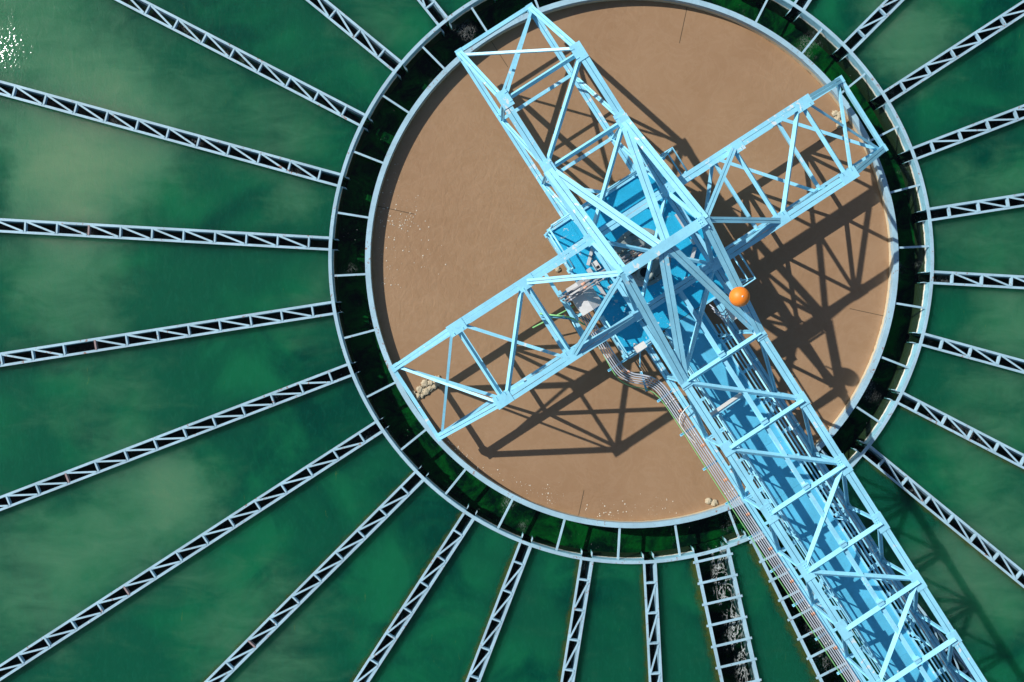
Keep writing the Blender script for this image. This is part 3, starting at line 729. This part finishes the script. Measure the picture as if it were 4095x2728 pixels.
# ------------------------------------------------------------------ drive unit
t = Thing('drive_unit', P(0, 0, 1.0), 'grey green round gear drive in the middle of the platform', 'gear drive')
g = MB(); g.lathe(P(0, 0, 1.0), [(.001, .0), (.70, .0), (.70, .17), (.685, .19), (.60, .20), (.58, .16), (.45, .16), (.43, .26), (.30, .30), (.001, .30)], 64, smooth=False); t.part('turntable', g, M['gear'])
g = MB()
for k in range(8):
    a = k * math.pi / 4; d = W * math.cos(a) + U * math.sin(a); g.obox(P(0, 0, 1.16) + d * .43, P(0, 0, 1.16) + d * .60, d.cross(Z), Z, -.015, .015, 0, .07)
t.part('rib', g, M['gear'])
g = MB(); g.lathe(P(-.18, .33, 1.28), [(.13, 0), (.20, 0), (.22, .12), (.19, .2), (.14, .2), (.11, .1), (.13, 0)], 32); t.part('worm_housing', g, M['gear'])
g = MB(); g.lathe(P(-.18, .33, 1.26), [(.001, .05), (.125, .05)], 24); t.part('bore', g, M['black'])
g = MB(); g.prism([P(-.7, .12, 0), P(-.62, -.28, 0), P(.02, -.42, 0), P(.3, -.2, 0), P(.22, .08, 0), P(-.3, .2, 0)], 1.2, 1.34); t.part('gearbox', g, M['gear'])
g = MB(); g.prism([P(-.62, .16, 0), P(-.56, -.12, 0), P(-.12, -.16, 0), P(-.1, .1, 0)], 1.34, 1.5); g.tube([P(-.5, -.02, 1.55), P(-.16, -.05, 1.55)], .09, 16); t.part('motor', g, M['black'])
g = MB(); g.box(P(-.40, -.02, 1.66), W * .04, U * .03, Z * .03); g.box(P(-.28, -.1, 1.62), W * .03, U * .025, Z * .04); g.box(P(-.55, .08, 1.62), W * .03, U * .02, Z * .04); t.part('terminal_box', g, M['grey'])
g = MB(); g.member(P(-.50, -.46, 1.5), P(-.05, -.5, 1.5), .16, .1, .01, kind='channel'); t.part('belt_guard', g, M['gear'])
g = MB(); g.prism([P(-.66, .2, 0), P(-.3, .24, 0), P(-.28, .62, 0), P(-.52, .50, 0), P(-.68, .34, 0)], 1.22, 1.26); t.part('seal_plate', g, M['grey'])

# sun-shield over the control panel
t = Thing('control_panel', P(-1.78, 0, ZD), 'grey control cabinet under a folded metal sun roof left of the platform', 'control cabinet')
g = MB(); g.box(P(-1.79, .02, 1.55), W * .16, U * .26, Z * .42); t.part('cabinet', g, M['grey'])
g = MB()
for s, w1 in ((1, -2.04), (-1, -1.50)):
    a_, b_ = P(-1.775, -.35, 2.24), P(-1.775, .37, 2.24); c_, d_ = P(w1, .37, 2.10), P(w1, -.35, 2.10)
    g.add([a_, b_, c_, d_], [(0, 1, 2, 3)]); n_ = Z * .012; g.add([a_ - n_, b_ - n_, c_ - n_, d_ - n_], [(0, 1, 2, 3)])
    g.add([b_, c_, c_ - n_, b_ - n_, a_, d_, d_ - n_, a_ - n_], [(0, 1, 2, 3), (4, 5, 6, 7), (1, 5, 6, 2)])
t.part('sun_roof', g, M['grey'])
g = MB()
for u in (-.30, .32):
    g.tube([P(-2.02, u, .95), P(-2.02, u, 2.1)], .02, 8); g.tube([P(-1.6, u, 1.1), P(-1.6, u, 2.15)], .02, 8); g.member(P(-2.12, u, 1.95), P(-1.6, u, 1.95), .05, .05, .006, kind='angle')
g.member(P(-2.12, -.4, 1.5), P(-2.12, .42, 1.5), .06, .05, .006, kind='channel'); g.member(P(-2.02, .32, 1.3), P(-1.6, .32, 1.3), .06, .05, .006, kind='channel')
t.part('support_frame', g, M['blue'])
g = MB()
for i in range(3): g.tube([P(-1.98 + .05 * i, .36, 1.2 + .1 * i), P(-1.98 + .05 * i, .2, 1.75)], .014, 6)
t.part('cable', g, M['white'])

# pipes over the cabinet
for i, (du, rr, lab) in enumerate(((-.235, .032, 'thickest grey pipe crossing over the cabinet toward the drive'), (-.145, .022, 'middle thin grey pipe crossing over the cabinet toward the drive'), (-.085, .016, 'thinnest grey pipe crossing over the cabinet toward the drive'))):
    zz = 2.34
    g = MB(); g.tube([P(-2.26 + .04 * i, du - .02, zz - .25), P(-2.25 + .04 * i, du, zz - .04), P(-2.2 + .04 * i, du, zz), P(-1.0, du + .0, zz), P(-.1 + .03 * i, du, zz)], rr, 10)
    o = solo('conduit', g, M['pipe'], lab, 'conduit', 'grey pipes over the control cabinet', base=P(-1.1, du, 2.3))
    for w in ((-1.72, -.42) if i < 2 else (-.30,)):
        b = MB(); b.tube([P(w, du, zz), P(w + .10, du, zz)], rr + .003, 10); q = b.build('marker_band', M['band'], o, P(-1.1, du, 2.3))
    for w in (-2.1, -1.25, -.7):
        b = MB(); b.tube([P(w, du, zz), P(w + .035, du, zz)], rr + .008, 10); q = b.build('coupling', M['pvc'], o, P(-1.1, du, 2.3))
for w in (-2.16, -.25):
    g = MB(); g.member(P(w, -.32, 2.30), P(w, .0, 2.30), .05, .05, .006, kind='unistrut'); g.tube([P(w, -.30, 2.26), P(w, -.30, 1.2)], .014, 6)
    solo('pipe_bracket', g, M['blue'], 'small blue pipe bracket ' + ('at the outer ends of the pipes over the cabinet' if w < -1 else 'at the inner ends of the pipes over the drive'), 'pipe bracket', 'pipe brackets')

# the bundle of conduits
CABLE = [(-1.30, 4.45, 1.08), (-1.36, 4.15, 1.10), (-1.37, 3.85, 1.12), (-1.26, 3.68, 1.16), (-1.08, 3.6, 1.2), (-.95, 3.6, 1.15)]
def spline(pts, n=10):
    out = []
    for i in range(len(pts) - 1):
        p0, p1, p2, p3 = pts[max(i - 1, 0)], pts[i], pts[i + 1], pts[min(i + 2, len(pts) - 1)]
        for k in range(n):
            t_ = k / n; out.append(.5 * ((2 * p1) + (p2 - p0) * t_ + (2 * p0 - 5 * p1 + 4 * p2 - p3) * t_ ** 2 + (3 * p1 - p0 - 3 * p2 + p3) * t_ ** 3))
    return out + [pts[-1]]
cl = [(-1.87, .36), (-1.88, .9), (-1.89, 1.4), (-1.89, 1.8), (-1.86, 2.06), (-1.73, 2.30), (-1.56, 2.46), (-1.40, 2.64), (-1.30, 2.86), (-1.275, 3.15), (-1.26, 3.8), (-1.24, 6.3), (-1.20, 10.4), (-1.18, 14.2)]
ctr = spline([P(w, u, 1.03) for w, u in cl], 8)
labs = ['outermost left grey conduit of the bundle beside the bridge', 'second grey conduit from the left in the bundle beside the bridge', 'middle grey conduit of the bundle beside the bridge', 'fourth grey conduit from the left in the bundle beside the bridge', 'innermost grey conduit of the bundle next to the bridge']
def offset(pts, d):
    out = []
    for i, p in enumerate(pts):
        t_ = (pts[min(i + 1, len(pts) - 1)] - pts[max(i - 1, 0)]).normalized(); out.append(p - t_.cross(Z) * d)
    return out
def arclen_pt(pts, s):
    for i in range(len(pts) - 1):
        d = (pts[i + 1] - pts[i]).length
        if s <= d: return pts[i] + (pts[i + 1] - pts[i]) * (s / d)
        s -= d
    return pts[-1]
offs = [-.104, -.053, 0, .053, .106]; rad = [.0135, .014, .0135, .0135, .021]
for i in range(5):
    pts = offset(ctr, offs[i]); base = V(tuple(ctr[40]))
    g = MB(); g.tube(pts, rad[i], 10); o = solo('conduit', g, M['pvc'], labs[i], 'conduit', 'bundle of grey conduits beside the bridge', base=base)
    s = [.25, 1.75, 2.45, 3.4, 4.4, 5.4, 6.4, 7.4, 8.35, 9.3, 10.3, 11.3, 12.3, 13.3]
    if i in (3, 4):
        for q in s:
            b = MB(); b.tube([arclen_pt(pts, q + j * .025) for j in range(4)], rad[i] + .002, 10); b.build('marker_band', M['band'], o, base)
    for q in ([1.2, 4.1, 7.1, 10.1] if i % 2 else [.8, 3.1, 5.7, 9.1]):
        b = MB(); b.tube([arclen_pt(pts, q + j * .025) for j in range(3)], rad[i] + .004, 10); b.build('coupling', M['grey'], o, base)
hp = [(-1.98, .55), (-2.0, 1.32), (-2.01, 1.6), (-2.03, 1.94), (-2.0, 2.2), (-1.88, 2.43), (-1.71, 2.6), (-1.57, 2.75), (-1.47, 2.93), (-1.42, 3.2), (-1.40, 3.8), (-1.40, 6.22), (-1.36, 10.7), (-1.34, 14.2)]
g = MB(); g.tube(spline([P(w, u, 1.01) for w, u in hp], 8), .011, 8); solo('garden_hose', g, M['hose'], 'thin green hose following the grey pipe bundle beside the bridge', 'hose')
g = MB(); g.tube([P(-3.05, .02, .45), P(-1.95, .12, .8)], .018, 8); solo('green_rod', g, M['hose'], 'long straight pale green pipe sticking out over the brown water', 'pipe')
g = MB(); g.tube([P(-2.76, -.19, 1.12), P(-2.21, .27, 1.12), P(-2.10, .42, 1.1), P(-2.0, .62, 1.02)], .02, 8); o = solo('green_pipe', g, M['hose'], 'short green pipe clamped to a blue bracket left of the cabinet', 'pipe')
g = MB(); g.member(P(-2.78, -.16, 1.09), P(-2.2, .32, 1.09), .05, .03, .006, kind='unistrut'); g.box(P(-2.62, -.06, 1.13), W * .02, U * .03, Z * .03); g.box(P(-2.33, .18, 1.13), W * .02, U * .03, Z * .03); g.tube([P(-2.2, .3, 1.07), P(-2.24, .9, 1.02)], .016, 8)
solo('pipe_bracket', g, M['blue'], 'blue strut bracket under the short green pipe', 'pipe bracket', 'pipe brackets')
# brackets under the bundle
br = [(-1.96, 1.86, -1.08, 1.86), (-1.62, 2.20, -1.50, 2.72), (-1.52, 3.13, -1.08, 3.1), (-1.50, 4.12, -1.06, 4.12), (-1.48, 5.12, -1.06, 5.12), (-1.48, 6.12, -1.06, 6.12), (-1.46, 7.12, -1.06, 7.12), (-1.45, 8.1, -1.05, 8.1), (-1.44, 9.1, -1.05, 9.1), (-1.42, 10.1, -1.04, 10.1), (-1.42, 11.1, -1.04, 11.1), (-1.42, 12.1, -1.04, 12.1)]
where = ['just below the platform corner', 'at the bend of the conduit bundle', 'first', 'second', 'third', 'fourth', 'fifth', 'sixth', 'seventh', 'eighth', 'ninth', 'tenth']
for i, (a_, b_, c_, d_) in enumerate(br):
    g = MB()
    if i == 0: g.member(P(-2.12, 1.86, .985), P(-1.06, 1.86, .985), .05, .04, .006, kind='unistrut')
    elif i == 1:
        g.member(P(-1.60, 2.78, .985), P(-1.46, 2.3, .985), .05, .04, .006, kind='unistrut'); g.tube([P(-1.42, 2.2, .97), P(-1.14, 2.02 - .25, .97)], .018, 8)
    else: g.member(P(a_, b_, .985), P(c_, d_, .985), .05, .04, .006, kind='unistrut')
    lab = 'blue strut bracket ' + (where[i] if i < 2 else f'under the straight conduit bundle, {where[i]} after the bend')
    solo('pipe_bracket', g, M['blue'], lab, 'pipe bracket', 'pipe brackets')
g = MB(); g.tube(spline([P(w, u, z) for w, u, z in CABLE], 8), .013, 8); solo('cable', g, M['white'], 'white cable looping from the grey pipe bundle up to the bridge truss', 'cable')
# conduit on the right side of the walkway
cp = [P(.86, 2.2, 1.62), P(.83, 2.35, 1.5), P(.80, 2.5, 1.3), P(.82, 2.7, 1.2), P(.85, 3.0, 1.2), P(.85, 14.2, 1.2)]
g = MB(); g.tube(spline(cp, 5), .024, 10); o = solo('conduit', g, M['pvc'], 'single grey conduit with red bands on the right of the walkway', 'conduit', base=P(.85, 7, 1.18))
for u in (3.3, 4.15, 5.0, 5.85, 6.75, 7.6, 8.5, 9.4, 10.3, 11.2, 12.1):
    b = MB(); b.tube([P(.85, u, 1.2), P(.85, u + .1, 1.2)], .027, 10); b.build('marker_band', M['band'], o, P(.85, 7, 1.18))
for i, u in enumerate((3.55, 5.4, 7.2, 9.0, 10.8)):
    g = MB(); g.member(P(.76, u, 1.165), P(1.02, u, 1.165), .045, .04, .006, kind='unistrut')
    solo('pipe_bracket', g, M['blue'], f'small blue bracket under the single right conduit, {ORD[i]} from the platform', 'pipe bracket', 'pipe brackets')

# lamps and boxes
t = Thing('strip_light', P(-.44, 3.8, 2.15), 'long white strip light slung across the left half of the bridge', 'strip light')
g = MB(); g.obox(P(-.90, 3.81, 2.19), P(.02, 3.79, 2.19), U, Z, -.035, .035, -.05, 0); t.part('housing', g, M['white'])
g = MB(); g.tube([P(-.86, 3.85, 2.13), P(-.02, 3.83, 2.13)], .016, 8); t.part('tube', g, M['grey'])
g = MB(); g.member(P(-1.0, 3.88, 2.16), P(.13, 3.86, 2.16), .05, .04, .006, kind='angle'); t.part('bracket', g, M['blue'])
t = Thing('floodlight', P(-1.33, 1.66, 2.0), 'pale grey box floodlight on the railing at the platform corner', 'floodlight')
g = MB(); g.box(P(-1.33, 1.66, 2.12), W * .13, U * .075, Z * .05); t.part('housing', g, M['white'])
g = MB()
for k in (-1, 1): g.tube([P(-1.33 + .08 * k, 1.72, 2.1), P(-1.33 + .08 * k, 1.80, 2.06)], .01, 6)
g.tube([P(-1.33, 1.60, 2.1), P(-1.36, 1.56, 1.8), P(-1.38, 1.72, 1.5)], .018, 8); t.part('bracket', g, M['grey'])
t = Thing('junction_box', P(.92, 2.2, 1.7), 'white equipment box with grey cables under the orange ball', 'equipment box')
g = MB(); g.box(P(.93, 2.2, 1.75), W * .06, U * .16, Z * .07); t.part('case', g, M['white'])
g = MB()
for i in range(3): g.tube(spline([P(.86, 2.05 + .06 * i, 1.75), P(.78, 2.08 + .08 * i, 1.7), P(.72, 2.0 + .1 * i, 1.62), P(.70, 1.8 + .1 * i, 1.4)], 5), .013, 6)
t.part('cable', g, M['pvc'])
bxs = [(-1.04, -.42, 'white junction box on the inner left edge of the platform'), (-1.02, .26, 'small white terminal box below the peak on the left of the platform')]
for w, u, lab in bxs:
    t = Thing('junction_box', P(w, u, ZD), lab, 'junction box'); g = MB(); g.box(P(w, u, ZD + .16), W * .06, U * .11, Z * .1); t.part('case', g, M['white'])
    g = MB(); g.box(P(w, u + .05, ZD + .265), W * .035, U * .03, Z * .008); g.tube(spline([P(w + .03, u - .08, ZD + .2), P(w + .0, u - .2, ZD + .22), P(w + .08, u - .26, ZD + .1)], 5), .01, 6); t.part('cable', g, M['black'])
# orange ball
t = Thing('orange_ball', P(.83, 1.77, 3.13), 'glossy orange ball on top of the bridge frame', 'ball')
g = MB(); pr = [(.213 * math.sin(math.pi * k / 24) + .0005, -.213 * math.cos(math.pi * k / 24)) for k in range(25)]; g.lathe(P(.83, 1.77, 3.33), pr, 48); t.part('sphere', g, M['orange'])
g = MB(); g.lathe(P(.83, 1.77, 3.539), [(.001, .012), (.008, .012), (.008, .004), (.02, .004), (.022, 0)], 16); t.part('valve', g, M['white'])
g = MB(); g.tube([P(.83, 1.77, 2.85), P(.83, 1.77, 3.15)], .02, 8); t.part('stem', g, M['blue'])

# ------------------------------------------------------------------ foam
def lump(p, r, seed):
    import bmesh
    bm = bmesh.new(); bmesh.ops.create_icosphere(bm, subdivisions=3, radius=1)
    for v in bm.verts:
        k = 1 + .5 * noise.noise(v.co * 1.9 + V((seed * 3.1, 0, 0))) + .28 * noise.noise(v.co * 4.5 + V((0, seed, 0))) + .12 * noise.noise(v.co * 11)
        v.co = v.co * k * r; v.co.z *= .42
    for f in bm.faces: f.smooth = True
    me = bpy.data.meshes.new('foam_lump'); bm.to_mesh(me); bm.free(); me.materials.append(M['foam'])
    o = bpy.data.objects.new('foam_lump', me); COL.objects.link(o); o.location = p; return o
row = [(-6.44, -.22, .075), (-6.36, -.10, .07), (-6.28, -.05, .06), (-6.24, -.21, .085), (-6.14, -.08, .095), (-6.06, -.26, .095), (-6.02, -.09, .075), (-5.93, -.20, .07), (-5.90, -.07, .06), (-5.80, -.08, .055), (-5.74, -.16, .105), (-6.42, .0 - .06, .06), (-6.2, -.14, .06)]
for i, (w, u, r) in enumerate(row):
    tag(lump(P(w, u, .02), r, i), 'dried tan foam lump in the row along the left baffle', 'foam lump', 'foam lumps along the left baffle')
for i, (w, u, r) in enumerate([(6.43, -.27, .10), (6.33, -.20, .085), (6.36, -.36, .08), (6.36, -.06, .085), (6.26, -.05, .06)]):
    tag(lump(P(w, u, .02), r, 30 + i), 'cream foam lump at the right rim under the truss arm', 'foam lump', 'foam lumps at the right rim')
for i, (w, u, r) in enumerate([(-1.66, 6.14, .085), (-1.57, 6.26, .085)]):
    tag(lump(P(w, u, .02), r, 50 + i), ['upper of two foam lumps near the bottom rim beside the conduits', 'lower of two foam lumps near the bottom rim beside the conduits'][i], 'foam lump', 'foam lumps near the bottom rim')
for i, (w, u) in enumerate([(-1.70, -.86), (.53, -1.87)]):
    tag(lump(P(w, u, .02), .07, 60 + i), ['pale foam lump in the brown water at the left platform edge', 'pale foam lump in the brown water above the platform railing'][i], 'foam lump')
# small flecks of foam, too many to count
g = MB()
def fleck(p, r):
    n = 6; a0 = random.random() * 6; g.add([p + Z * (.008 + .3 * r)] + [p + V((math.cos(a0 + k * 1.047) * r * random.uniform(.6, 1.2), math.sin(a0 + k * 1.047) * r * random.uniform(.6, 1.2), .003)) for k in range(n)], [(0, 1 + k, 1 + (k + 1) % n) for k in range(n)])
for cx_, cy_, sx_, sy_, n_ in ((169.5, 5.85, 4, .2, 95), (173, 6.0, 6, .2, 40), (181, 6.1, 6, .15, 40), (250, 6.25, 3, .16, 40), (265, 6.35, 5, .14, 50), (243, 6.3, 5, .12, 20), (276, 6.3, 4, .16, 25), (228, 6.45, 8, .05, 60), (178, 5.3, 8, .5, 30), (167, 6.35, 8, .12, 60)):
    for k in range(n_):
        r = random.gauss(cy_, sy_)
        if r > 6.52: continue
        fleck(PR(r, random.gauss(cx_, sx_ * .6), 0), random.choice((.005, .006, .007, .009, .012, .018)) * random.uniform(.7, 1.2))
structure('foam_flecks', g, M['fleck'], 'stuff')

# ------------------------------------------------------------------ camera and light
cam = bpy.data.cameras.new('camera'); co = bpy.data.objects.new('camera', cam); COL.objects.link(co)
cam.lens = 28; cam.sensor_width = 36; cam.clip_start = .1; cam.clip_end = 2000
tx, ty = .0108, .0298
Rx = Matrix(((1, 0, 0), (0, math.cos(tx), -math.sin(tx)), (0, math.sin(tx), math.cos(tx))))
Ry = Matrix(((math.cos(ty), 0, math.sin(ty)), (0, 1, 0), (-math.sin(ty), 0, math.cos(ty))))
R = (Ry @ Rx).transposed()
co.matrix_world = Matrix.Translation((0, 0, H)) @ R.to_4x4()
sc.camera = co

sun = bpy.data.lights.new('sun', 'SUN'); so = bpy.data.objects.new('sun', sun); COL.objects.link(so)
sun.energy = 4.8; sun.angle = math.radians(.55); sun.color = (1, .965, .90)
so.rotation_euler = SUNV.to_track_quat('-Z', 'Y').to_euler(); so.location = (-12, 6, 14)
wd = bpy.data.worlds.new('World'); sc.world = wd; wd.use_nodes = True; nt = wd.node_tree
sky = nt.nodes.new('ShaderNodeTexSky'); sky.sky_type = 'NISHITA'; sky.sun_disc = False
el = math.asin(-SUNV.z); sky.sun_elevation = el; sky.sun_rotation = math.atan2(-SUNV.x, -SUNV.y)
bg = nt.nodes['Background']; L(nt, sky.outputs[0], bg.inputs[0]); bg.inputs[1].default_value = .075
sc.view_settings.view_transform = 'Standard'; sc.view_settings.look = 'None'; sc.view_settings.exposure = 0
sc.render.engine = 'CYCLES'
